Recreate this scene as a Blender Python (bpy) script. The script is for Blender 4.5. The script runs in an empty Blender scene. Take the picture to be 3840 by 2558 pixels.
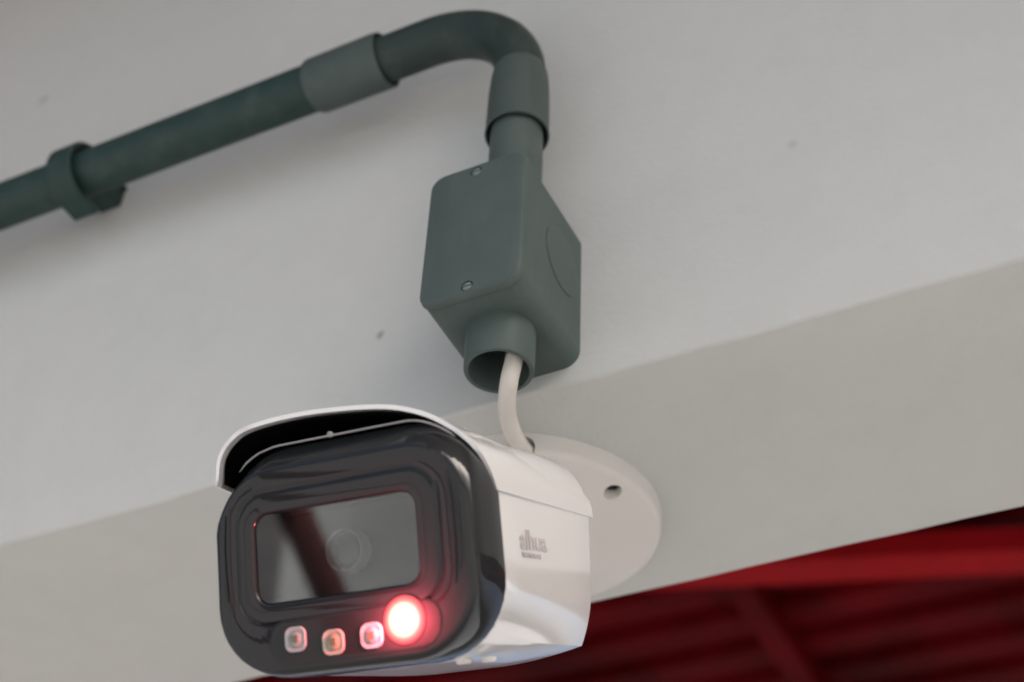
import bpy, bmesh, math, random
from math import sin, cos, pi, radians
from mathutils import Vector, Matrix, noise

random.seed(7)
S = bpy.context.scene
COL = S.collection

# ------------------------------------------------------------------ camera
cam_data = bpy.data.cameras.new('camera')
cam = bpy.data.objects.new('camera', cam_data)
COL.objects.link(cam)
RX = Vector((0.8977, 0.4389, 0.0395))
RY = Vector((-0.2655, 0.6102, -0.7464))
RZ = Vector((-0.3517, 0.6596, 0.6643))
mx = Matrix.Identity(4)
for i, v in enumerate((RX, -RY, -RZ)):
    mx[0][i], mx[1][i], mx[2][i] = v
mx[0][3], mx[1][3], mx[2][3] = 0.2353, -0.4442, -0.4121
cam.matrix_world = mx
cam_data.sensor_width = 36.0
cam_data.lens = 52.88
cam_data.clip_start = 0.01
cam_data.clip_end = 500.0
cam_data.dof.use_dof = True
cam_data.dof.focus_distance = 0.56
cam_data.dof.aperture_fstop = 9.0
S.camera = cam

# ------------------------------------------------------------------ world, sun, exposure
SUN_EL, SUN_AZ = radians(45), radians(108)      # azimuth measured from +Y towards +X
world = bpy.data.worlds.new("World")
S.world = world
world.use_nodes = True
wn = world.node_tree.nodes
wl = world.node_tree.links
wn.clear()
wo = wn.new('ShaderNodeOutputWorld')
bg = wn.new('ShaderNodeBackground')
sky = wn.new('ShaderNodeTexSky')
sky.sky_type = 'NISHITA'
sky.sun_disc = False
sky.sun_elevation = SUN_EL
sky.sun_rotation = SUN_AZ
sky.air_density = 0.7
sky.dust_density = 8.0
sky.ozone_density = 1.0
bg.inputs['Strength'].default_value = 0.13
wl.new(sky.outputs['Color'], bg.inputs['Color'])
wl.new(bg.outputs['Background'], wo.inputs['Surface'])

sun_data = bpy.data.lights.new('sun', 'SUN')
sun_data.energy = 0.8
sun_data.angle = radians(40)
sun_data.color = (1.0, 0.98, 0.955)
sun = bpy.data.objects.new('sun', sun_data)
COL.objects.link(sun)
sdir = Vector((sin(SUN_AZ) * cos(SUN_EL), cos(SUN_AZ) * cos(SUN_EL), sin(SUN_EL)))
sun.rotation_euler = sdir.to_track_quat('Z', 'Y').to_euler()
sun.location = sdir * 5

S.view_settings.view_transform = 'Standard'
S.view_settings.look = 'None'
S.view_settings.exposure = 0.66
S.view_settings.gamma = 1.0


# ------------------------------------------------------------------ materials
def mat(name, col, rough=0.5, spec=0.5, metal=0.0, coat=0.0, coat_rough=0.05,
        var=0.0, var_scale=30.0, bump=0.0, bump_scale=200.0, col2=None):
    m = bpy.data.materials.new(name)
    m.use_nodes = True
    nt = m.node_tree
    b = nt.nodes['Principled BSDF']
    b.inputs['Base Color'].default_value = (*col, 1)
    b.inputs['Roughness'].default_value = rough
    b.inputs['Specular IOR Level'].default_value = spec
    b.inputs['Metallic'].default_value = metal
    b.inputs['Coat Weight'].default_value = coat
    b.inputs['Coat Roughness'].default_value = coat_rough
    tc = nt.nodes.new('ShaderNodeTexCoord')
    if var > 0 or col2:
        n = nt.nodes.new('ShaderNodeTexNoise')
        n.inputs['Scale'].default_value = var_scale
        n.inputs['Detail'].default_value = 5
        n.inputs['Roughness'].default_value = 0.6
        nt.links.new(tc.outputs['Object'], n.inputs['Vector'])
        r = nt.nodes.new('ShaderNodeValToRGB')
        r.color_ramp.elements[0].position = 0.3
        r.color_ramp.elements[1].position = 0.7
        c2 = col2 or tuple(c * (1 + var) for c in col)
        c1 = col if col2 else tuple(c * (1 - var) for c in col)
        r.color_ramp.elements[0].color = (*c1, 1)
        r.color_ramp.elements[1].color = (*c2, 1)
        nt.links.new(n.outputs['Fac'], r.inputs['Fac'])
        nt.links.new(r.outputs['Color'], b.inputs['Base Color'])
        rr = nt.nodes.new('ShaderNodeMapRange')
        rr.inputs['To Min'].default_value = max(0.02, rough * 0.85)
        rr.inputs['To Max'].default_value = min(1, rough * 1.15)
        nt.links.new(n.outputs['Fac'], rr.inputs['Value'])
        nt.links.new(rr.outputs['Result'], b.inputs['Roughness'])
    if bump > 0:
        n2 = nt.nodes.new('ShaderNodeTexNoise')
        n2.inputs['Scale'].default_value = bump_scale
        n2.inputs['Detail'].default_value = 4
        nt.links.new(tc.outputs['Object'], n2.inputs['Vector'])
        bp = nt.nodes.new('ShaderNodeBump')
        bp.inputs['Strength'].default_value = 1.0
        bp.inputs['Distance'].default_value = bump
        nt.links.new(n2.outputs['Fac'], bp.inputs['Height'])
        nt.links.new(bp.outputs['Normal'], b.inputs['Normal'])
    return m


def worn(m, dust=(0.30, 0.31, 0.29), amount=0.10, scale=70):
    """dust specks and rubbed streaks over a plain plastic"""
    nt = m.node_tree
    b = nt.nodes['Principled BSDF']
    src = b.inputs['Base Color'].links[0].from_socket
    tc = nt.nodes.new('ShaderNodeTexCoord')
    n = nt.nodes.new('ShaderNodeTexNoise')
    n.inputs['Scale'].default_value = scale
    n.inputs['Detail'].default_value = 8
    n.inputs['Roughness'].default_value = 0.75
    mp = nt.nodes.new('ShaderNodeMapping')
    mp.inputs['Scale'].default_value = (1.0, 1.0, 0.35)
    nt.links.new(tc.outputs['Object'], mp.inputs['Vector'])
    nt.links.new(mp.outputs['Vector'], n.inputs['Vector'])
    r = nt.nodes.new('ShaderNodeMapRange')
    r.inputs['From Min'].default_value = 0.5
    r.inputs['From Max'].default_value = 0.78
    r.inputs['To Max'].default_value = amount
    nt.links.new(n.outputs['Fac'], r.inputs['Value'])
    mxn = nt.nodes.new('ShaderNodeMix')
    mxn.data_type = 'RGBA'
    nt.links.new(r.outputs['Result'], mxn.inputs['Factor'])
    nt.links.new(src, mxn.inputs['A'])
    mxn.inputs['B'].default_value = (*dust, 1)
    nt.links.new(mxn.outputs['Result'], b.inputs['Base Color'])
    return m


def plaster_material():
    m = mat('painted_plaster', (0.70, 0.70, 0.675), rough=0.75, spec=0.3)
    nt = m.node_tree
    b = nt.nodes['Principled BSDF']
    tc = nt.nodes.new('ShaderNodeTexCoord')
    big = nt.nodes.new('ShaderNodeTexNoise')
    big.inputs['Scale'].default_value = 5.0
    big.inputs['Detail'].default_value = 3
    fine = nt.nodes.new('ShaderNodeTexNoise')
    fine.inputs['Scale'].default_value = 45.0
    fine.inputs['Detail'].default_value = 5
    fine.inputs['Roughness'].default_value = 0.65
    for n in (big, fine):
        nt.links.new(tc.outputs['Object'], n.inputs['Vector'])
    r1 = nt.nodes.new('ShaderNodeValToRGB')
    r1.color_ramp.elements[0].position = 0.3
    r1.color_ramp.elements[0].color = (0.545, 0.573, 0.550, 1)
    r1.color_ramp.elements[1].position = 0.7
    r1.color_ramp.elements[1].color = (0.585, 0.600, 0.575, 1)
    nt.links.new(big.outputs['Fac'], r1.inputs['Fac'])
    r2 = nt.nodes.new('ShaderNodeValToRGB')
    r2.color_ramp.elements[0].position = 0.25
    r2.color_ramp.elements[0].color = (0.965, 0.965, 0.96, 1)
    r2.color_ramp.elements[1].position = 0.6
    r2.color_ramp.elements[1].color = (1, 1, 1, 1)
    nt.links.new(fine.outputs['Fac'], r2.inputs['Fac'])
    mu = nt.nodes.new('ShaderNodeMix')
    mu.data_type = 'RGBA'
    mu.blend_type = 'MULTIPLY'
    mu.inputs['Factor'].default_value = 1.0
    nt.links.new(r1.outputs['Color'], mu.inputs['A'])
    nt.links.new(r2.outputs['Color'], mu.inputs['B'])
    nt.links.new(mu.outputs['Result'], b.inputs['Base Color'])
    last = mu.outputs['Result']
    for (px, pz, rad, dark) in ((-0.0727, 0.0645, 0.0030, 0.55), (-0.380, 0.394, 0.006, 0.78), (-0.43, 0.205, 0.003, 0.85), (0.135, 0.105, 0.0035, 0.86)):
        ds = nt.nodes.new('ShaderNodeVectorMath')
        ds.operation = 'DISTANCE'
        ds.inputs[1].default_value = (px, 0, pz)
        wv = nt.nodes.new('ShaderNodeVectorMath')
        wv.operation = 'MULTIPLY_ADD'
        wv.inputs[1].default_value = (0.006, 0.006, 0.006)
        nt.links.new(fine.outputs['Color'], wv.inputs[0])
        nt.links.new(tc.outputs['Object'], wv.inputs[2])
        sb = nt.nodes.new('ShaderNodeVectorMath')
        sb.operation = 'SUBTRACT'
        sb.inputs[1].default_value = (0.003, 0.003, 0.003)
        nt.links.new(wv.outputs['Vector'], sb.inputs[0])
        nt.links.new(sb.outputs['Vector'], ds.inputs[0])
        mr = nt.nodes.new('ShaderNodeMapRange')
        mr.inputs['From Min'].default_value = rad * 0.3
        mr.inputs['From Max'].default_value = rad
        mr.inputs['To Min'].default_value = dark
        mr.inputs['To Max'].default_value = 1.0
        nt.links.new(ds.outputs['Value'], mr.inputs['Value'])
        m2 = nt.nodes.new('ShaderNodeMix')
        m2.data_type = 'RGBA'
        m2.blend_type = 'MULTIPLY'
        m2.inputs['Factor'].default_value = 1.0
        nt.links.new(last, m2.inputs['A'])
        nt.links.new(mr.outputs['Result'], m2.inputs['B'])
        last = m2.outputs['Result']
    nt.links.new(last, b.inputs['Base Color'])
    h = nt.nodes.new('ShaderNodeTexNoise')
    h.inputs['Scale'].default_value = 260.0
    h.inputs['Detail'].default_value = 3
    nt.links.new(tc.outputs['Object'], h.inputs['Vector'])
    bp = nt.nodes.new('ShaderNodeBump')
    bp.inputs['Strength'].default_value = 0.6
    bp.inputs['Distance'].default_value = 0.0005
    nt.links.new(h.outputs['Fac'], bp.inputs['Height'])
    nt.links.new(bp.outputs['Normal'], b.inputs['Normal'])
    return m


def glass_material():
    m = bpy.data.materials.new('clear_window')
    m.use_nodes = True
    nt = m.node_tree
    nt.nodes.clear()
    o = nt.nodes.new('ShaderNodeOutputMaterial')
    t = nt.nodes.new('ShaderNodeBsdfTransparent')
    t.inputs['Color'].default_value = (0.80, 0.83, 0.82, 1)
    g = nt.nodes.new('ShaderNodeBsdfGlossy')
    g.inputs['Roughness'].default_value = 0.02
    f = nt.nodes.new('ShaderNodeFresnel')
    f.inputs['IOR'].default_value = 1.75
    mx_ = nt.nodes.new('ShaderNodeMixShader')
    nt.links.new(f.outputs['Fac'], mx_.inputs['Fac'])
    nt.links.new(t.outputs['BSDF'], mx_.inputs[1])
    nt.links.new(g.outputs['BSDF'], mx_.inputs[2])
    nt.links.new(mx_.outputs['Shader'], o.inputs['Surface'])
    return m


def emit_material(name, col, strength):
    m = bpy.data.materials.new(name)
    m.use_nodes = True
    b = m.node_tree.nodes['Principled BSDF']
    b.inputs['Base Color'].default_value = (*col, 1)
    b.inputs['Emission Color'].default_value = (*col, 1)
    b.inputs['Emission Strength'].default_value = strength
    return m


PLASTER = plaster_material()
PIPE = mat('green_grey_pvc', (0.020, 0.046, 0.040), rough=0.45, spec=0.3, var=0.06, var_scale=25, bump=0.0001, bump_scale=90)
BOXM = mat('green_grey_box_plastic', (0.074, 0.102, 0.094), rough=0.5, spec=0.3, var=0.06, var_scale=30, bump=0.00012, bump_scale=250)
ELBOW = mat('grey_green_elbow_plastic', (0.026, 0.043, 0.038), rough=0.5, spec=0.3, var=0.06, var_scale=25, bump=0.0001, bump_scale=90)
SLEEVE = mat('grey_green_sleeve_plastic', (0.064, 0.088, 0.081), rough=0.5, spec=0.3, var=0.06, var_scale=25, bump=0.0001, bump_scale=90)
for m_ in (PIPE, BOXM, ELBOW, SLEEVE):
    worn(m_)
WHITE = mat('white_enamel', (0.80, 0.80, 0.785), rough=0.3, spec=0.5, coat=1.0, coat_rough=0.10, var=0.015, var_scale=12)
WHITE.node_tree.nodes['Principled BSDF'].inputs['Coat IOR'].default_value = 3.4
BASEW = mat('cream_white_enamel', (0.70, 0.69, 0.65), rough=0.45, var=0.02, var_scale=15)
BLACK = mat('glossy_black_plastic', (0.013, 0.015, 0.016), rough=0.45, spec=0.10, coat=0.75, coat_rough=0.03)
CHIP = mat('led_chip', (0.16, 0.14, 0.08), rough=0.3)
def hot_core(m, c, r_core, r_mid, r_out):
    """the lit lamp: hot core in a red reflector, measured from the lamp's own axis"""
    nt = m.node_tree
    b = nt.nodes['Principled BSDF']
    tc = nt.nodes.new('ShaderNodeTexCoord')
    fl_ = nt.nodes.new('ShaderNodeVectorMath')
    fl_.operation = 'MULTIPLY'
    fl_.inputs[1].default_value = (1, 0, 1)
    nt.links.new(tc.outputs['Object'], fl_.inputs[0])
    d = nt.nodes.new('ShaderNodeVectorMath')
    d.operation = 'DISTANCE'
    d.inputs[1].default_value = (c[0], 0, -c[1])
    nt.links.new(fl_.outputs['Vector'], d.inputs[0])
    mr = nt.nodes.new('ShaderNodeMapRange')
    mr.inputs['From Max'].default_value = r_out
    nt.links.new(d.outputs['Value'], mr.inputs['Value'])
    r = nt.nodes.new('ShaderNodeValToRGB')
    e = r.color_ramp.elements
    e[0].position, e[0].color = r_core / r_out, (3.2, 2.6, 1.6, 1)
    e[1].position, e[1].color = 1.0, (0.55, 0.045, 0.06, 1)
    k = e.new(r_mid / r_out)
    k.color = (1.5, 0.75, 0.42, 1)
    k2 = e.new((r_mid / r_out + 1) / 2 - 0.03)
    k2.color = (1.0, 0.20, 0.17, 1)
    nt.links.new(mr.outputs['Result'], r.inputs['Fac'])
    nt.links.new(r.outputs['Color'], b.inputs['Emission Color'])
    b.inputs['Emission Strength'].default_value = 1.0
    b.inputs['Base Color'].default_value = (0.2, 0.02, 0.02, 1)


PANEL = mat('dark_lamp_panel', (0.022, 0.023, 0.024), rough=0.45, spec=0.1, coat=0.4, coat_rough=0.03)
BLACKM = mat('matt_black_plastic', (0.002, 0.002, 0.002), rough=0.7, spec=0.03)
DARKIN = mat('dark_inside', (0.02, 0.021, 0.021), rough=0.5, spec=0.3)
RIM = mat('grey_glint_and_screw', (0.30, 0.29, 0.29), rough=0.3)
GLASS = glass_material()
LENS = mat('coated_lens_glass', (0.004, 0.008, 0.007), rough=0.08, spec=0.8)
LENSRING = mat('lens_barrel', (0.55, 0.55, 0.54), rough=0.35)
LEDSIL = mat('silver_reflector', (0.40, 0.41, 0.40), rough=0.35)
LEDLENS = mat('clear_led_lens', (0.27, 0.28, 0.27), rough=0.12, spec=0.8)
LEDWARM = mat('amber_led_lens', (0.30, 0.26, 0.17), rough=0.12, spec=0.8)
LEDWARMR = mat('warm_reflector', (0.42, 0.39, 0.32), rough=0.35)
LEDON = emit_material('red_led_lit', (1.0, 0.62, 0.30), 4.0)
hot_core(LEDON, (0.0226, 0.0249), 0.0026, 0.0048, 0.0074)
CABLE = mat('cream_cable', (0.72, 0.70, 0.64), rough=0.5, var=0.05, var_scale=60)
SCREW = mat('dull_screw', (0.15, 0.20, 0.185), rough=0.5)
INK = mat('grey_ink', (0.46, 0.42, 0.42), rough=0.5)
REDM = mat('red_roof_paint', (0.078, 0.0018, 0.003), rough=0.6, spec=0.02, var=0.7, var_scale=2.2)
REDB = mat('red_streak_paint', (0.30, 0.008, 0.011), rough=0.6, spec=0.03, var=0.12, var_scale=4)  # brighter than the roof red: the hazy light streak is put into this colour
EAVE = mat('brown_eave_paint', (0.10, 0.055, 0.045), rough=0.6, spec=0.3, var=0.15, var_scale=5)
POST = mat('dark_red_oxide', (0.09, 0.02, 0.02), rough=0.5)
FLOOR = mat('tiled_floor', (0.60, 0.55, 0.50), rough=0.6, var=0.15, var_scale=2)
GROUND = mat('concrete_paving', (0.555, 0.565, 0.565), rough=0.9, var=0.15, var_scale=0.8, bump=0.004, bump_scale=12)


# ------------------------------------------------------------------ mesh helpers
def link(name, verts, faces, material, parent=None, smooth=True, angle=35):
    me = bpy.data.meshes.new(name)
    me.from_pydata([tuple(v) for v in verts], [], faces)
    me.validate()
    bm = bmesh.new()
    bm.from_mesh(me)
    bmesh.ops.recalc_face_normals(bm, faces=bm.faces)
    bm.to_mesh(me)
    bm.free()
    me.materials.append(material)
    if smooth:
        me.polygons.foreach_set('use_smooth', [True] * len(me.polygons))
        me.set_sharp_from_angle(angle=radians(angle))
    o = bpy.data.objects.new(name, me)
    COL.objects.link(o)
    if parent:
        o.parent = parent
    return o


def empty(name, loc=(0, 0, 0), matrix=None):
    o = bpy.data.objects.new(name, None)
    COL.objects.link(o)
    o.empty_display_size = 0.02
    if matrix is not None:
        o.matrix_world = matrix
    else:
        o.location = loc
    return o


def tag(o, label, cat, kind=None, group=None):
    if label:
        o['label'] = label
    if cat:
        o['category'] = cat
    if kind:
        o['kind'] = kind
    if group:
        o['group'] = group
    return o


def loft(rings, cap0=True, cap1=True, closed=True):
    n = len(rings[0])
    vs = [v for r in rings for v in r]
    fs = []
    for i in range(len(rings) - 1):
        for j in range(n if closed else n - 1):
            k = (j + 1) % n
            fs.append((i * n + j, i * n + k, (i + 1) * n + k, (i + 1) * n + j))
    if cap0:
        fs.append(tuple(range(n - 1, -1, -1)))
    if cap1:
        b = (len(rings) - 1) * n
        fs.append(tuple(b + j for j in range(n)))
    return vs, fs


def join(*parts):
    V, F = [], []
    for vs, fs in parts:
        o = len(V)
        V += list(vs)
        F += [tuple(i + o for i in f) for f in fs]
    return V, F


def circle_ring(c, ax, r, n=40, ref=None):
    ax = Vector(ax).normalized()
    ref = Vector(ref) if ref is not None else (Vector((0, 1, 0)) if abs(ax.y) < 0.9 else Vector((1, 0, 0)))
    a = (ref - ax * ref.dot(ax)).normalized()
    b = ax.cross(a)
    c = Vector(c)
    return [c + a * (r * cos(2 * pi * k / n)) + b * (r * sin(2 * pi * k / n)) for k in range(n)]


def tube(path, radii, n=40, cap=True, ref=None):
    P = [Vector(p) for p in path]
    rings = []
    if not hasattr(radii, '__len__'):
        radii = [radii] * len(P)
    for i, p in enumerate(P):
        t = (P[min(i + 1, len(P) - 1)] - P[max(i - 1, 0)])
        if t.length < 1e-9:
            t = P[-1] - P[0]
        rings.append(circle_ring(p, t, radii[i], n, ref))
    return loft(rings, cap, cap)


def lathe(base, ax, prof, n=48, cap0=True, cap1=True):
    """prof: list of (distance along axis, radius)"""
    ax = Vector(ax).normalized()
    base = Vector(base)
    return loft([circle_ring(base + ax * d, ax, r, n) for d, r in prof], cap0, cap1)


def smooth_path(pts, sub=10):
    P = [Vector(p) for p in pts]
    out = []
    for i in range(len(P) - 1):
        p0, p1, p2, p3 = P[max(i - 1, 0)], P[i], P[i + 1], P[min(i + 2, len(P) - 1)]
        for k in range(sub):
            t = k / sub
            out.append(0.5 * ((2 * p1) + (p2 - p0) * t + (2 * p0 - 5 * p1 + 4 * p2 - p3) * t * t
                              + (3 * p1 - p0 - 3 * p2 + p3) * t ** 3))
    out.append(P[-1])
    return out


def rrect(a, b, r, cx=0.0, cy=0.0, n=10, rt=None):
    """rounded rectangle outline, 4*n points; rt = radius of the two corners on the -y side"""
    rt = r if rt is None else rt
    out = []
    for sx, sy, a0, rr in ((1, 1, 0, r), (-1, 1, 90, r), (-1, -1, 180, rt), (1, -1, 270, rt)):
        for k in range(n):
            t = radians(a0 + 90 * k / (n - 1))
            out.append((cx + sx * (a - rr) + rr * cos(t), cy + sy * (b - rr) + rr * sin(t)))
    return out


def box(x0, x1, y0, y1, z0, z1):
    v = [(x, y, z) for x in (x0, x1) for y in (y0, y1) for z in (z0, z1)]
    f = [(0, 1, 3, 2), (4, 6, 7, 5), (0, 4, 5, 1), (2, 3, 7, 6), (0, 2, 6, 4), (1, 5, 7, 3)]
    return v, f


def cut(o, verts, faces):
    """boolean difference of object o with a cutter mesh given in o's own coordinates"""
    c = link('cutter', verts, faces, BLACKM, None, smooth=False)
    c.matrix_world = o.matrix_world
    md = o.modifiers.new('cut', 'BOOLEAN')
    md.object = c
    md.operation = 'DIFFERENCE'
    md.solver = 'EXACT'
    par, mw = o.parent, o.matrix_world.copy()
    bpy.context.view_layer.update()
    c.matrix_world = o.matrix_world
    bpy.context.view_layer.update()
    dg = bpy.context.evaluated_depsgraph_get()
    me = bpy.data.meshes.new_from_object(o.evaluated_get(dg))
    o.modifiers.clear()
    old = o.data
    nm = old.name
    o.data = me
    bpy.data.meshes.remove(old)
    me.name = nm
    cm = c.data
    bpy.data.objects.remove(c)
    bpy.data.meshes.remove(cm)
    me.polygons.foreach_set('use_smooth', [True] * len(me.polygons))
    me.set_sharp_from_angle(angle=radians(35))
    return o


# ------------------------------------------------------------------ setting
D = 0.1638                                                     # width of the soffit


def wob(x, s):
    return 0.0009 * (sin(x * 9.0 + s) + 0.7 * sin(x * 23 + 2 * s) + 0.6 * sin(x * 61 + s * 3)) \
        + 0.0014 * noise.noise(Vector((x * 30, s, 0)))


xs = [-9.0, -4.0, -2.0, -1.2, -0.8] + [-0.6 + i * 0.012 for i in range(101)] + [0.9, 1.4, 2.0, 4.0, 9.0]
rings = []
for x in xs:
    e1, e2 = wob(x, 1.3), wob(x, 4.1)
    pr = [(D, 0.70), (D, 0.30), (D + e2 * 0.6, 0.05), (D + e2, 0.006)]
    for k in range(1, 5):
        t = radians(90 * k / 4)
        pr.append((D + e2 - 0.003 * (1 - cos(t)), 0.003 - 0.003 * sin(t) + e2 * 0.4))
    pr += [(D * 0.75, 0.0004 * sin(x * 14)), (D * 0.5, 0.0005 * sin(x * 11 + 2)), (D * 0.25, 0.0004 * sin(x * 8 + 1))]
    for k in range(5):
        t = radians(90 * k / 4)
        pr.append((0.0022 + e1 * 0.3 - 0.0022 * sin(t), e1 + 0.0022 - 0.0022 * cos(t)))
    pr += [(0.0, 0.03), (0.0003 * sin(x * 10), 0.12), (0.0, 0.30), (0.0, 0.70)]
    rings.append([Vector((x, y, z)) for y, z in pr])
v, f = loft(rings)
wall = link('wall', v, f, PLASTER, smooth=True, angle=50)
tag(wall, 'off white painted plaster beam carrying the green conduit and the camera', 'wall')

ea = link('unseen_eave', *box(-9.0, 9.0, -0.45, 0.30, 0.68, 0.80), EAVE, smooth=False)  # unseen overhang, its depth and dark tone set to shade the upper wall
tag(ea, 'plain dark brown overhang slab added out of view to shade the beam and conduit', 'unseen_eave')
g = link('ground', [(-60, -60, -2.6), (60, -60, -2.6), (60, 60, -2.6), (-60, 60, -2.6)], [(0, 1, 2, 3)], GROUND, smooth=False)
tag(g, None, None, 'structure')
fl = link('floor', *box(-9, 9, 0.0, 4.6, -2.7, -2.5), FLOOR, smooth=False)
tag(fl, None, None, 'structure')

# ---- red roof seen beyond the beam
roof = empty('roof', (0, 2.4, 1.5))
tag(roof, 'dark red corrugated metal roof beyond the white beam', 'roof')
RZ0 = 1.5


def sheet(x0, x1, y0, y1, z):
    """trapezoid ribbed sheet, ribs along x"""
    pr = []
    y = y0
    while y < y1:
        for dy, dz in ((0.0, 0.0), (0.085, 0.0), (0.105, 0.03), (0.145, 0.03)):
            pr.append((y + dy, z + dz))
        y += 0.165
    pr = pr + [(a, b + 0.0015) for a, b in reversed(pr)]
    return loft([[Vector((x, a, b)) for a, b in pr] for x in (x0, x1)])


def rel(vf, o):
    L = Vector(o.location)
    return [Vector(p) - L for p in vf[0]], vf[1]


for i, (xa, xb) in enumerate(((-9.0, -6.2), (-6.22, -4.1), (-4.12, -2.0), (-2.02, -0.52), (-0.54, 0.96), (0.94, 2.4), (2.38, 4.2), (4.18, 6.5), (6.48, 9.0))):
    v, f = rel(sheet(xa, xb, 0.5, 4.3, RZ0 + 0.05 + 0.003 * (i % 2)), roof)
    link('roof_sheet', v, f, REDM, roof, smooth=False)
for xr in (-2.1, -0.665, 0.75, 2.2):
    v, f = rel(box(xr - 0.03, xr + 0.03, 0.4, 4.3, RZ0 - 0.02, RZ0 + 0.047), roof)
    link('rafter', v, f, REDM, roof, smooth=False)
# askew board past the beam, brighter red in place of a light streak
bd = Vector((0.78, 0.25, 0)).normalized()
nd = Vector((-bd.y, bd.x, 0))
p0 = Vector((-0.035, 2.50, RZ0 - 0.03))
v, f = [], []
for s in (-0.92, 2.5):
    for a, z in ((-0.045, 0.0), (0.05, 0.0), (0.05, 0.06), (-0.045, 0.06)):
        v.append(p0 + bd * s + nd * a + Vector((0, 0, z - 0.02)))
f = [(0, 1, 2, 3), (7, 6, 5, 4), (0, 4, 5, 1), (1, 5, 6, 2), (2, 6, 7, 3), (3, 7, 4, 0)]
v, f = rel((v, f), roof)
link('streak_board', v, f, REDB, roof, smooth=False)

post = link('post', *tube([(-2.03, -3.0, -2.6), (-2.03, -3.0, 1.2)], 0.048, n=24), POST)
tag(post, 'slim dark red post mirrored in the black window of the camera', 'post')

# ------------------------------------------------------------------ conduit
PY, PZ = -0.0305, 0.239
AX = 0.0115
pipe = empty('conduit_pipe', (-0.3, PY, PZ))
tag(pipe, 'straight dark green conduit pipe running along the white wall to the elbow', 'pipe')


def rl(vf, o):
    L = o.location
    return [Vector(p) - L for p in vf[0]], vf[1]


v, f = rl(tube([(-1.6, PY, PZ), (-0.9, PY, PZ), (-0.4, PY, PZ), (-0.2, PY, PZ), (-0.10, PY, PZ)], 0.0136), pipe)
link('tube', v, f, PIPE, pipe)
v, f = rl(lathe((-0.1175, PY, PZ), (1, 0, 0), [(0.0, 0.0139), (0.0006, 0.0148), (0.003, 0.0156), (0.044, 0.0158), (0.0460, 0.0155),
                                            (0.0464, 0.0146), (0.045, 0.0140), (0.02, 0.0138)], cap0=False, cap1=False), pipe)
link('coupling', v, f, SLEEVE, pipe)

elbow = empty('conduit_elbow', (AX, PY, 0.19))
tag(elbow, 'dark green curved conduit elbow turning down above the junction box', 'elbow pipe')
R_ = 0.058
cx_, cz_ = AX - R_, PZ - R_
path = [(-0.085, PY, PZ), (-0.07, PY, PZ), (cx_ - 0.006, PY, PZ)]
for k in range(0, 17):
    t = radians(90 - 90 * k / 16)
    path.append((cx_ + R_ * cos(t), PY, cz_ + R_ * sin(t)))
path += [(AX, PY, cz_ - 0.004), (AX, PY, 0.172)]
v, f = rl(tube(path, 0.0128), elbow)
link('bend', v, f, ELBOW, elbow)
v, f = rl(lathe((AX, PY, 0.184), (0, 0, -1), [(0.0, 0.0129), (0.002, 0.0136), (0.006, 0.0142), (0.018, 0.0149), (0.046, 0.0153),
                                             (0.0475, 0.0155), (0.0478, 0.0148), (0.046, 0.0140), (0.012, 0.0128)], cap0=False, cap1=False), elbow)
link('socket', v, f, SLEEVE, elbow)

# ---- clip
CX = -0.2800
clip = empty('pipe_clip', (CX, 0, PZ))
tag(clip, 'dark green open clip holding the straight conduit pipe to the wall', 'pipe clip')
prof_o, prof_i = [], []
oy, oz = PY + 0.0015, PZ - 0.0004
ang = [(-48 + 336 * k / 40) for k in range(41)]
# cross-section in y,z: a C that opens towards lower back and ends in straight legs on the wall
sect = [(0.0005, PZ + 0.0195)]
out, inn = [], []
for k in range(25):
    t = radians(60 + 204 * k / 24)            # from top, round the front, to the bottom
    out.append((oy + 0.0206 * cos(t), oz + 0.0206 * sin(t)))
    inn.append((oy + 0.0176 * cos(t), oz + 0.0176 * sin(t)))
out = [(0.0005, PZ + 0.0172)] + out + [(oy + 0.0125, oz - 0.0205)]
inn = [(0.0005, PZ + 0.0142)] + inn + [(oy + 0.0125, oz - 0.0178)]
sec = out + inn[::-1]
w2 = 0.0085
rg = []
for dx, ins in ((-w2, 0.0006), (-w2 + 0.0008, 0.0), (w2 - 0.0008, 0.0), (w2, 0.0006)):
    n_ = len(out)
    r = []
    for i in range(n_):
        o_, i_ = Vector((0, *out[i])), Vector((0, *inn[i]))
        d = (i_ - o_).normalized() * ins
        r.append(Vector((dx, 0, 0)) + o_ + d - Vector((0, 0, PZ)))
    for i in range(n_ - 1, -1, -1):
        o_, i_ = Vector((0, *out[i])), Vector((0, *inn[i]))
        d = (i_ - o_).normalized() * ins
        r.append(Vector((dx, 0, 0)) + i_ - d - Vector((0, 0, PZ)))
    rg.append(r)
n_ = len(rg[0])
vs = [p for r in rg for p in r]
fs = []
for i in range(3):
    for j in range(n_):
        k = (j + 1) % n_
        fs.append((i * n_ + j, i * n_ + k, (i + 1) * n_ + k, (i + 1) * n_ + j))
for b in (0, 3 * n_):
    for j in range(n_ // 2 - 1):
        fs.append((b + j, b + j + 1, b + n_ - 2 - j, b + n_ - 1 - j))
link('clip_band', vs, fs, PIPE, clip)
v, f = box(-0.0080, 0.0070, -0.0180, 0.0006, 0.0020, 0.0150)
link('clip_foot', v, f, PIPE, clip)

# ---- junction box
BX0, BX1, BZ0, BZ1, BYF = -0.016, 0.032, 0.0100, 0.0898, -0.0588
bcx, bcz = (BX0 + BX1) / 2, (BZ0 + BZ1) / 2
jb = empty('junction_box', (bcx, 0, bcz))
tag(jb, 'grey green plastic conduit junction box with screwed cover above the camera', 'junction box')


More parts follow.
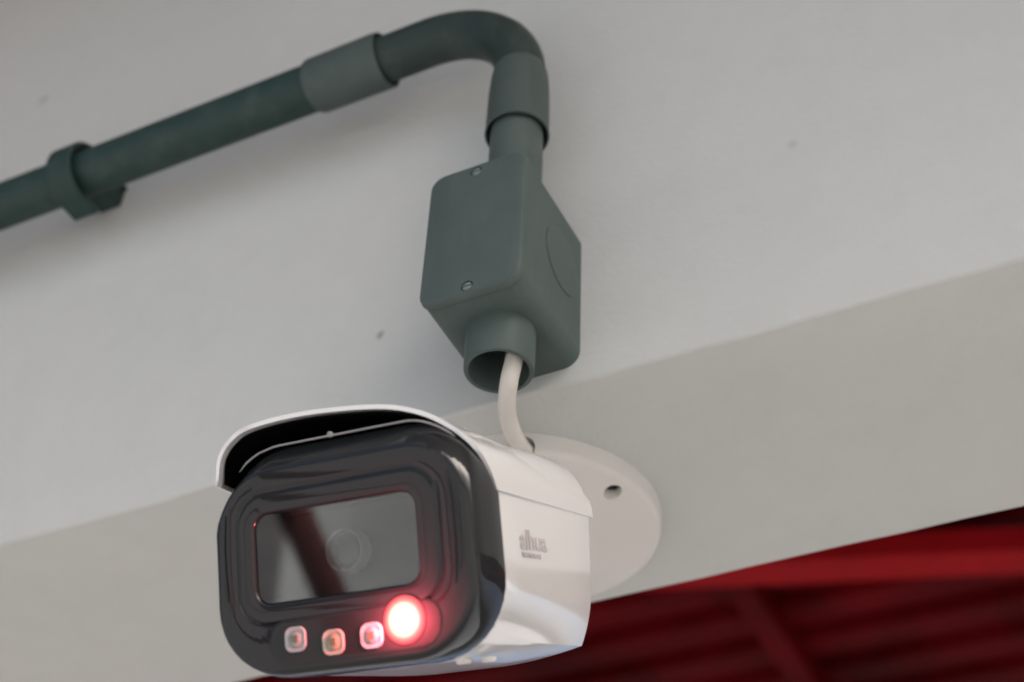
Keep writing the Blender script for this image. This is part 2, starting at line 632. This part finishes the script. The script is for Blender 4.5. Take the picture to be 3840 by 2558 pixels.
def box_rings(spec, r):
    out = []
    for y, ins in spec:
        out.append([Vector((p[0], y, p[1])) for p in rrect((BX1 - BX0) / 2 - ins, (BZ1 - BZ0) / 2 - ins, max(r - ins, 0.001))])
    return out


v, f = loft(box_rings([(-0.0549, 0.0013), (-0.0541, 0.0010), (-0.0535, 0.0006), (0.0012, 0.0)], 0.0078))
shell = link('shell', v, f, BOXM, jb)
v, f = loft(box_rings([(BYF, 0.0022), (BYF + 0.0004, 0.0010), (BYF + 0.0014, 0.0003), (-0.0553, 0.0), (-0.0550, 0.0003)], 0.0078))
cover = link('cover', v, f, BOXM, jb)
# screw recesses in the cover
for zz in (0.0845, 0.0145):
    c = lathe((0.0073 - bcx, BYF - 0.002, zz - bcz), (0, 1, 0), [(0, 0.0028), (0.0040, 0.0028)], n=20)
    cut(cover, *c)
for zz in (0.0845, 0.0145):
    v, f = lathe((0.0073 - bcx, BYF + 0.0019, zz - bcz), (0, -1, 0), [(0, 0.0022), (0.0016, 0.0022), (0.0019, 0.0017)], n=20)
    s = link('screw', v, f, SCREW, jb)
    c = box(0.0073 - bcx - 0.003, 0.0073 - bcx + 0.003, BYF - 0.002, BYF + 0.0008, zz - bcz - 0.0004, zz - bcz + 0.0004)
    cut(s, *c)
# neck plugged into the elbow socket
v, f = lathe((AX - bcx, PY, BZ1 - bcz - 0.002), (0, 0, 1), [(0, 0.0155), (0.002, 0.0150), (0.0045, 0.0134), (0.0065, 0.0128), (0.06, 0.0126)], cap0=False)
link('neck', v, f, BOXM, jb)
# open collar at the bottom
CXX = 0.0093
v, f = lathe((CXX - bcx, PY, BZ0 - bcz + 0.002), (0, 0, -1), [(0, 0.0152), (0.002, 0.0150), (0.0217, 0.0147), (0.0223, 0.0143), (0.0223, 0.0128), (0.0217, 0.0125),
                                                      (0.002, 0.0123)], cap0=False, cap1=False)
link('collar', v, f, BOXM, jb)
c = lathe((CXX - bcx, PY, BZ0 - bcz - 0.01), (0, 0, 1), [(0, 0.0122), (0.030, 0.0122)], n=40)
cut(shell, *box(BX0 - bcx + 0.0042, BX1 - bcx - 0.0042, -0.0515, -0.003, BZ0 - bcz + 0.0042, BZ1 - bcz - 0.0042))
cut(shell, *c)
# round knockout on the side
v, f = lathe((BX1 - bcx - 0.0004, -0.0195, 0.0545 - bcz), (1, 0, 0), [(0, 0.0166), (0.0006, 0.0165), (0.00065, 0.0160), (0.0007, 0.002)], cap0=False)
link('knockout', v, f, BOXM, jb)

# ---- cable
cpts = [(0.0205, -0.0300, 0.030), (0.0190, -0.0302, 0.012), (0.0170, -0.0300, 0.0015), (0.0150, -0.0292, -0.0075), (0.0119, -0.0260, -0.0136), (0.0045, -0.0130, -0.0146),
        (-0.0013, 0.0020, -0.0118), (-0.0042, 0.0150, -0.0100), (-0.0064, 0.0290, -0.0062), (-0.0075, 0.036, -0.005)]
cable = empty('cable', (0.012, -0.03, 0))
tag(cable, 'cream white round cable from the junction box collar into the camera base', 'cable')
v, f = rl(tube(smooth_path(cpts, 8), 0.0038, n=24, ref=(1, 0, 0)), cable)
link('cable_sheath', v, f, CABLE, cable)

# ------------------------------------------------------------------ security camera
# local axes: x to the right of the face, y from the face to the rear, z up
U = Vector((0.9957, 0.0081, -0.0925))
V = Vector((-0.0858, 0.4622, -0.8826))
Wd = Vector((0.0356, 0.8868, 0.4609))
org = Vector((-0.0009, -0.1114, -0.1450))
CM = Matrix.Identity(4)
for i, a in enumerate((U, Wd, -V)):
    CM[0][i], CM[1][i], CM[2][i] = a
for i in range(3):
    CM[i][3] = org[i]
CM = Matrix.Translation(org) @ CM.to_3x3().to_quaternion().to_matrix().to_4x4()
CMI = CM.inverted()
sc = empty('security_camera', matrix=CM)
tag(sc, 'white bullet security camera with black face and one lit red lamp under the beam', 'security camera')


def L(u, vv, w):
    return Vector((u, w, -vv))


def ring(a, b, r, w, cu=0.0, cv=0.0, n=10, rt=None):
    return [L(p[0], p[1], w) for p in rrect(a, b, r, cu, cv, n, rt)]


def topw(r, dw):
    """set the upper side of a ring back by dw, so that the top edge slopes"""
    o_ = []
    for p in r:
        k = max(0.0, min(1.0, (p.z - 0.010) / 0.018))
        o_.append(p + Vector((0, dw * k * k * (3 - 2 * k), 0)))
    return o_


A, B, RC = 0.0492, 0.0380, 0.0258
# black front cap with stepped face and window recess
WCU, WCV = -0.0021, -0.0006
cap_rings = [
    ring(A * 0.990, B * 0.990, RC * 0.97, 0.0200),
    ring(A, B, RC, 0.0185),
    ring(A * 1.003, B * 1.003, RC, 0.0120),
    topw(ring(A * 0.999, B * 0.999, RC, 0.0060), 0.0035),
    topw(ring(A * 0.996, B * 0.994, RC, 0.0036), 0.0050),
    topw(ring(A * 0.985, 0.0364, RC * 0.94, 0.0016, 0, 0.0005), 0.0050),
    topw(ring(A * 0.967, 0.0346, RC * 0.86, 0.0005, 0, 0.0014), 0.0032),
    topw(ring(A * 0.950, 0.0330, RC * 0.80, 0.0001, 0, 0.0022), 0.0012),
    ring(A * 0.940, 0.0322, RC * 0.77, 0.0000, 0, 0.0024),
    ring(A * 0.930, 0.0314, RC * 0.75, -0.0001, 0, 0.0026),
    ring(0.0394, 0.0230, 0.0120, -0.0002, -0.0010, -0.0014),
    ring(0.0390, 0.0226, 0.0117, -0.0001, -0.0010, -0.0013),
    ring(0.0385, 0.0221, 0.0113, 0.0006, -0.0011, -0.0012),
    ring(0.0377, 0.0213, 0.0107, 0.0007, -0.0012, -0.0010),
    ring(0.0372, 0.0208, 0.0103, 0.0001, -0.0013, -0.0009),
    ring(0.0368, 0.0204, 0.0100, 0.0000, -0.0014, -0.0008),
    ring(0.0352, 0.0190, 0.0090, 0.0000, -0.0018, -0.0007),
    ring(0.0348, 0.0186, 0.0087, 0.0000, -0.0019, -0.0007),
    ring(0.0344, 0.0182, 0.0084, 0.0000, -0.0020, -0.0007),
    ring(0.0340, 0.0178, 0.0081, 0.0000, -0.0020, -0.0007),
    ring(0.0314, 0.0156, 0.0060, 0.0001, WCU, WCV),
    ring(0.0310, 0.0152, 0.0057, 0.0003, WCU, WCV),
    ring(0.0306, 0.0148, 0.0054, 0.0012, WCU, WCV),
    ring(0.0304, 0.0146, 0.0052, 0.0022, WCU, WCV),
    ring(0.0303, 0.0145, 0.0052, 0.0140, WCU, WCV),
]
v, f = loft(cap_rings)
cap = link('front_cap', v, f, BLACK, sc, angle=50)
# lip of the slot
def slot_ring(g, w):
    o_ = []
    for p in rrect(0.0312 + g, 0.0068 + g, 0.0064 + g, 0.0040, 0.0274, 8):
        bow = 0.0026 * (1 - ((p[0] - 0.0015) / 0.03) ** 2)
        o_.append(L(p[0], p[1] + bow - 0.0012, w))
    return o_
v, f = loft([slot_ring(0.0006, 0.0010), slot_ring(0.0006, -0.0001), slot_ring(0.0003, -0.0003), slot_ring(-0.0006, -0.0003)], False, True)
link('lamp_panel', v, f, PANEL, sc)
# side ridges on the face
for s in (-1, 1):
    for uu, h0, h1 in ((0.0412, -0.019, 0.016), (0.0432, -0.017, 0.012)):
        pts = [L(s * (uu + 0.0010 * (1 - ((t_ - 0.5) * 2) ** 2)), h0 + (h1 - h0) * t_, -0.0002) for t_ in [i / 8 for i in range(9)]]
        v, f = tube(pts, [0.0003] + [0.0006] * 7 + [0.0003], n=8)
        link('ridge', v, f, BLACK, sc)

# window pane, inside, lens
v, f = loft([ring(0.0303, 0.0145, 0.0051, 0.0016, WCU, WCV), ring(0.0303, 0.0145, 0.0051, 0.0018, WCU, WCV)])
pane = link('window_pane', v, f, GLASS, sc)
lens_c = L(-0.0018, -0.0003, 0.0115)
v, f = lathe(lens_c, (0, -1, 0), [(0, 0.0071), (0.0050, 0.0070), (0.0056, 0.0068), (0.0056, 0.0064), (0.0040, 0.0062), (0.0020, 0.0060)])
lens = link('lens_barrel', v, f, LENSRING, sc)
v, f = lathe(lens_c + Vector((0, -0.0022, 0)), (0, -1, 0), [(0, 0.0061), (0.0010, 0.0056), (0.0020, 0.0040), (0.0025, 0.0020), (0.0026, 0.0003)])
link('lens_glass', v, f, LENS, lens)

# lamps
leds = [(-0.0177, 0.0265, LEDSIL, LEDLENS), (-0.0036, 0.0289, LEDWARMR, LEDWARM), (0.0105, 0.0284, LEDSIL, LEDLENS), (0.0226, 0.0249, PANEL, LEDON)]
for i, (u, vv, mr, ml) in enumerate(leds):
    on = ml is LEDON
    rr_ = 0.0076 if on else 0.0040
    rg_ = []
    for w_, d_ in (((0.0006, 0.0), (-0.0004, 0.0), (-0.0005, 0.0003)) if on else ((0.0006, 0.0), (-0.0007, 0.0), (-0.0010, 0.0003), (-0.0008, 0.0009), (-0.0005, 0.0013))):
        q_ = rr_ - d_
        rg_.append(ring(q_, q_, q_ * (0.96 if on else 0.66), w_, u, vv, 8))
    v, f = loft(rg_)
    h = link('lamp', v, f, mr, sc)
    if on:
        h['label'] = 'lit red lamp'
    elif ml is LEDWARM:
        h['label'] = 'amber lamp'
    r0 = 0.0074 if on else 0.0029
    pr_ = [(0, r0), (0.0009, r0), (0.0013, r0 * 0.9), (0.0016, r0 * 0.6), (0.0018, r0 * 0.2)] if on else [(0, r0), (0.0008, r0), (0.0014, r0 * 0.85), (0.0019, r0 * 0.55), (0.0021, r0 * 0.2)]
    v, f = lathe(L(u, vv, 0.0004), (0, -1, 0), pr_, n=32)
    link('lamp_lens', v, f, ml, h)
    if not on:
        v, f = loft([ring(0.0011, 0.0011, 0.0002, -0.0012, u + 0.0003, vv, 3), ring(0.0011, 0.0011, 0.0002, -0.00175, u + 0.0003, vv, 3)])
        link('lamp_chip', v, f, CHIP, h)
    if on:
        ld = bpy.data.lights.new('red_lamp_light', 'POINT')
        ld.energy = 0.13
        ld.color = (1.0, 0.09, 0.13)
        ld.shadow_soft_size = 0.0045
        lo = bpy.data.objects.new('red_lamp_light', ld)
        COL.objects.link(lo)
        lo.location = CM @ L(u, vv, -0.0052)

# white housing behind the cap: round corners at the front, a crease along the lower corners at the rear
def section(a_, b_, m, w):
    r0 = 0.0245
    ru, al = 0.052, radians(20)
    right = []
    for k in range(9):                                   # lower right side, going down
        t0 = radians(52) * k / 8
        t1 = al * k / 8
        p0 = (a_ - r0 + r0 * cos(t0), b_ - r0 + r0 * sin(t0))
        p1 = (a_ - ru + ru * cos(t1), 0.0345 - ru * sin(al) + ru * sin(t1))
        right.append((p0[0] + (p1[0] - p0[0]) * m, p0[1] + (p1[1] - p0[1]) * m))
    p_c = (a_ - ru + ru * cos(al), 0.0345)
    for k in range(1, 9):                                # round to the middle of the bottom
        t0 = radians(52 + 38 * k / 8)
        p0 = (a_ - r0 + r0 * cos(t0), b_ - r0 + r0 * sin(t0))
        f_ = k / 8
        p1 = (p_c[0] + (0.012 - p_c[0]) * f_, p_c[1] + (b_ + 0.0008 - p_c[1]) * (1 - (1 - f_) ** 2))
        right.append((p0[0] + (p1[0] - p0[0]) * m, p0[1] + (p1[1] - p0[1]) * m))
    top = []
    rt = 0.0245
    for k in range(10):
        t = radians(90 * k / 9)
        top.append((a_ - rt + rt * sin(t), -(b_ - rt) - rt * cos(t)))
    half = top + right                                   # from the top middle down the right side
    pts = half + [(-x, y) for x, y in reversed(half)]
    out_ = []
    for x, y in pts:
        k = max(0.0, y / b_)
        out_.append(L(x, y, w - 0.012 * k * max(0.0, (w - 0.03) / 0.063)))
    return out_


hr = []
for w, a_, b_, m in ((0.0190, 0.0478, 0.0366, 0.0), (0.0210, 0.0485, 0.0374, 0.0), (0.030, 0.0486, 0.0375, 0.12), (0.045, 0.0487, 0.0376, 0.38), (0.060, 0.0488, 0.0377, 0.64), (0.075, 0.0488, 0.0378, 0.88),
                     (0.0915, 0.0488, 0.0378, 1.0), (0.0930, 0.0486, 0.0376, 1.0), (0.0934, 0.0478, 0.0368, 1.0)):
    hr.append(section(a_, b_, m, w))
v, f = loft(hr)
body = link('housing', v, f, WHITE, sc, angle=22)
# small screw bosses under the housing
for u, w in ((0.026, 0.030), (0.033, 0.034)):
    v, f = lathe(L(u, 0.0372, w), (0, 0, -1), [(0, 0.0026), (0.0012, 0.0025), (0.0015, 0.0020), (0.0010, 0.0012)], n=20)
    link('screw', v, f, BASEW, sc)

# sun shield
front = [(-0.0508, -0.0284, 0.0054), (-0.0510, -0.0308, 0.0060), (-0.0494, -0.0385, 0.0055), (-0.0440, -0.0444, 0.0055), (-0.0350, -0.0476, 0.0055), (-0.0135, -0.0485, 0.006), (0.0133, -0.0460, 0.006),
         (0.0280, -0.0420, 0.0065), (0.0380, -0.0364, 0.008), (0.0462, -0.0285, 0.0105), (0.0492, -0.0200, 0.0145), (0.0493, -0.0135, 0.0180)]
rear = [(-0.0500, -0.0120, 0.094), (-0.0500, -0.0160, 0.094), (-0.0480, -0.0225, 0.095), (-0.0430, -0.0290, 0.096), (-0.0340, -0.0345, 0.097), (-0.0130, -0.0375, 0.098), (0.0130, -0.0375, 0.098),
        (0.0270, -0.0345, 0.098), (0.0370, -0.0290, 0.098), (0.0445, -0.0220, 0.097), (0.0483, -0.0170, 0.096), (0.0491, -0.0112, 0.0955)]
fp = smooth_path([L(*p) for p in front], 5)
rp = smooth_path([L(*p) for p in rear], 5)


def inset(pts, d, dend=None):
    o_ = []
    for i, p in enumerate(pts):
        t = pts[min(i + 1, len(pts) - 1)] - pts[max(i - 1, 0)]
        n2 = Vector((t.z, 0, -t.x)).normalized()
        e_ = min(i, len(pts) - 1 - i) / 9.0
        dd = d if dend is None or e_ >= 1 else dend + (d - dend) * e_
        o_.append(p + n2 * dd)
    return o_


mids = (0.0, 0.012, 0.25, 0.5, 0.75, 1.0)
outer_rows, inner_rows = [], []
for m in mids:
    row = [a.lerp(b, m) for a, b in zip(fp, rp)]
    bul = 0.0012 * sin(pi * m)
    cen = Vector((0, 0, -0.01))
    row2 = []
    for p in row:
        d = Vector((p.x, 0, p.z + 0.0))
        k = max(0.0, min(1.0, (p.z - 0.012) / 0.03))
        row2.append(p + Vector((0, 0, bul * k)))
    outer_rows.append(row2)
    inner_rows.append(inset(row2, 0.0015, 0.0005))
n_ = len(fp)
# outer skin (white) with rolled front edge
ov = [p for r in outer_rows for p in r]
iv = [p for r in inner_rows for p in r]
vs = ov + iv
off = len(ov)
fs = []
nr = len(mids)
for i in range(nr - 1):
    for j in range(n_ - 1):
        fs.append((i * n_ + j, i * n_ + j + 1, (i + 1) * n_ + j + 1, (i + 1) * n_ + j))
        fs.append((off + i * n_ + j, off + (i + 1) * n_ + j, off + (i + 1) * n_ + j + 1, off + i * n_ + j + 1))
for j in range(n_ - 1):
    fs.append((j, off + j, off + j + 1, j + 1))
    b = (nr - 1) * n_
    fs.append((b + j, b + j + 1, off + b + j + 1, off + b + j))
for i in range(nr - 1):
    fs.append((i * n_, (i + 1) * n_, off + (i + 1) * n_, off + i * n_))
    e = n_ - 1
    fs.append((i * n_ + e, off + i * n_ + e, off + (i + 1) * n_ + e, (i + 1) * n_ + e))
shield = link('sun_shield', vs, fs, WHITE, sc, angle=50)
# black lining just inside the shield
lr = []
for m in (0.02, 0.25, 0.5, 0.75, 0.98):
    row = [a.lerp(b, m) for a, b in zip(fp, rp)]
    bul = 0.0012 * sin(pi * m)
    row2 = [p + Vector((0, 0, bul * max(0.0, min(1.0, (p.z - 0.012) / 0.03)))) for p in row]
    lr.append((inset(row2, 0.0021)[2:-2], inset(row2, 0.0027)[2:-2]))
ov = [p for r in lr for p in r[0]]
iv = [p for r in lr for p in r[1]]
n_ = len(lr[0][0])
off = len(ov)
fs = []
for i in range(4):
    for j in range(n_ - 1):
        fs.append((i * n_ + j, i * n_ + j + 1, (i + 1) * n_ + j + 1, (i + 1) * n_ + j))
        fs.append((off + i * n_ + j, off + (i + 1) * n_ + j, off + (i + 1) * n_ + j + 1, off + i * n_ + j + 1))
for j in range(n_ - 1):
    fs.append((j, off + j, off + j + 1, j + 1))
link('shield_lining', ov + iv, fs, BLACKM, shield, angle=60)
# highlight along the cap's top edge, put in as a pale bead under the shield
bead = []
for k in range(31):
    t = k / 30
    u = -0.0405 + 0.083 * t
    o_ = rrect(A * 1.003, B * 1.003, RC, 0, 0, 40)
    q = min((p for p in o_ if p[1] < 0), key=lambda p: abs(p[0] - u))
    bead.append(L(u, q[1] - 0.0002, 0.0052))
v, f = tube(bead, [0.0001] + [0.00035] * 29 + [0.0001], n=8)
link('cap_glint', v, f, RIM, sc)
v, f = lathe(L(-0.004, -0.0388, 0.0062), (0, -1, 0), [(0, 0.0010), (0.0010, 0.0010), (0.0013, 0.0006)], n=16)
link('shield_screw', v, f, RIM, sc)


# printed mark on the side of the housing
def text_mesh(s, size, bold):
    cu = bpy.data.curves.new('lettering', 'FONT')
    cu.body = s
    cu.size = size
    cu.extrude = 0.00008
    cu.offset = bold
    cu.align_x = 'LEFT'
    t = bpy.data.objects.new('lettering', cu)
    COL.objects.link(t)
    bpy.context.view_layer.update()
    me = bpy.data.meshes.new_from_object(t.evaluated_get(bpy.context.evaluated_depsgraph_get()))
    bpy.data.objects.remove(t)
    bpy.data.curves.remove(cu)
    return me


for s, size, bold, w0, v0, wid in (('alhua', 0.0090, 0.00022, 0.0325, 0.0040, 0.0205), ('TECHNOLOGY', 0.0022, 0.00004, 0.0330, 0.0068, 0.0150)):
    me = text_mesh(s, size, bold)
    xs_ = [q.co.x for q in me.vertices]
    k = wid / (max(xs_) - min(xs_))
    x0_ = min(xs_)
    for q in me.vertices:
        x, y, z = q.co
        q.co = Vector((0.04883 + z, w0 + (x - x0_) * k, -v0 + y))
    me.materials.append(INK)
    o = bpy.data.objects.new('lettering', me)
    COL.objects.link(o)
    o.parent = body

# rear stem and mounting base on the soffit
BC = Vector((-0.0317, 0.0812, 0.0))
base_v, base_f = lathe(BC, (0, 0, -1), [(-0.001, 0.0637), (0.0066, 0.0632), (0.0082, 0.0626), (0.0092, 0.0612), (0.0098, 0.0590), (0.0165, 0.037), (0.021, 0.027), (0.028, 0.020),
                                       (0.030, 0.016)], n=96)
base = link('mounting_base', [CMI @ p for p in base_v], base_f, BASEW, sc, angle=32)
c = lathe(BC, (0, 0, -1), [(0.0008, 0.0590), (0.0060, 0.0580), (0.0070, 0.0500)], n=48)
cut(base, [CMI @ p for p in c[0]], c[1])
c = lathe((0.0197, 0.0640, -0.03), (0, 0, 1), [(0, 0.0042), (0.0270, 0.0042)], n=28)
cut(base, [CMI @ p for p in c[0]], c[1])
c = lathe((-0.0310, 0.1330, -0.03), (0, 0, 1), [(0, 0.0042), (0.0270, 0.0042)], n=28)
cut(base, [CMI @ p for p in c[0]], c[1])
# cable notch in the rim
nt_ = [Vector((-0.0066, 0.0100, 0.0)), Vector((-0.0072, 0.040, 0.0))]
c = tube([Vector((-0.0062, 0.012, -0.0075)), Vector((-0.0066, 0.024, -0.006)), Vector((-0.0070, 0.038, -0.0045))], 0.0056, n=24, ref=(1, 0, 0))
cut(base, [CMI @ p for p in c[0]], c[1])
stem = smooth_path([CMI @ p for p in (Vector((-0.0317, 0.0812, -0.028)), Vector((-0.031, 0.079, -0.040)), Vector((-0.022, 0.055, -0.062)), Vector((-0.006, 0.0, -0.092)), Vector((0.0, -0.035, -0.108)))], 8)
v, f = tube(stem, 0.0135, n=28)
link('stem', v, f, WHITE, sc)
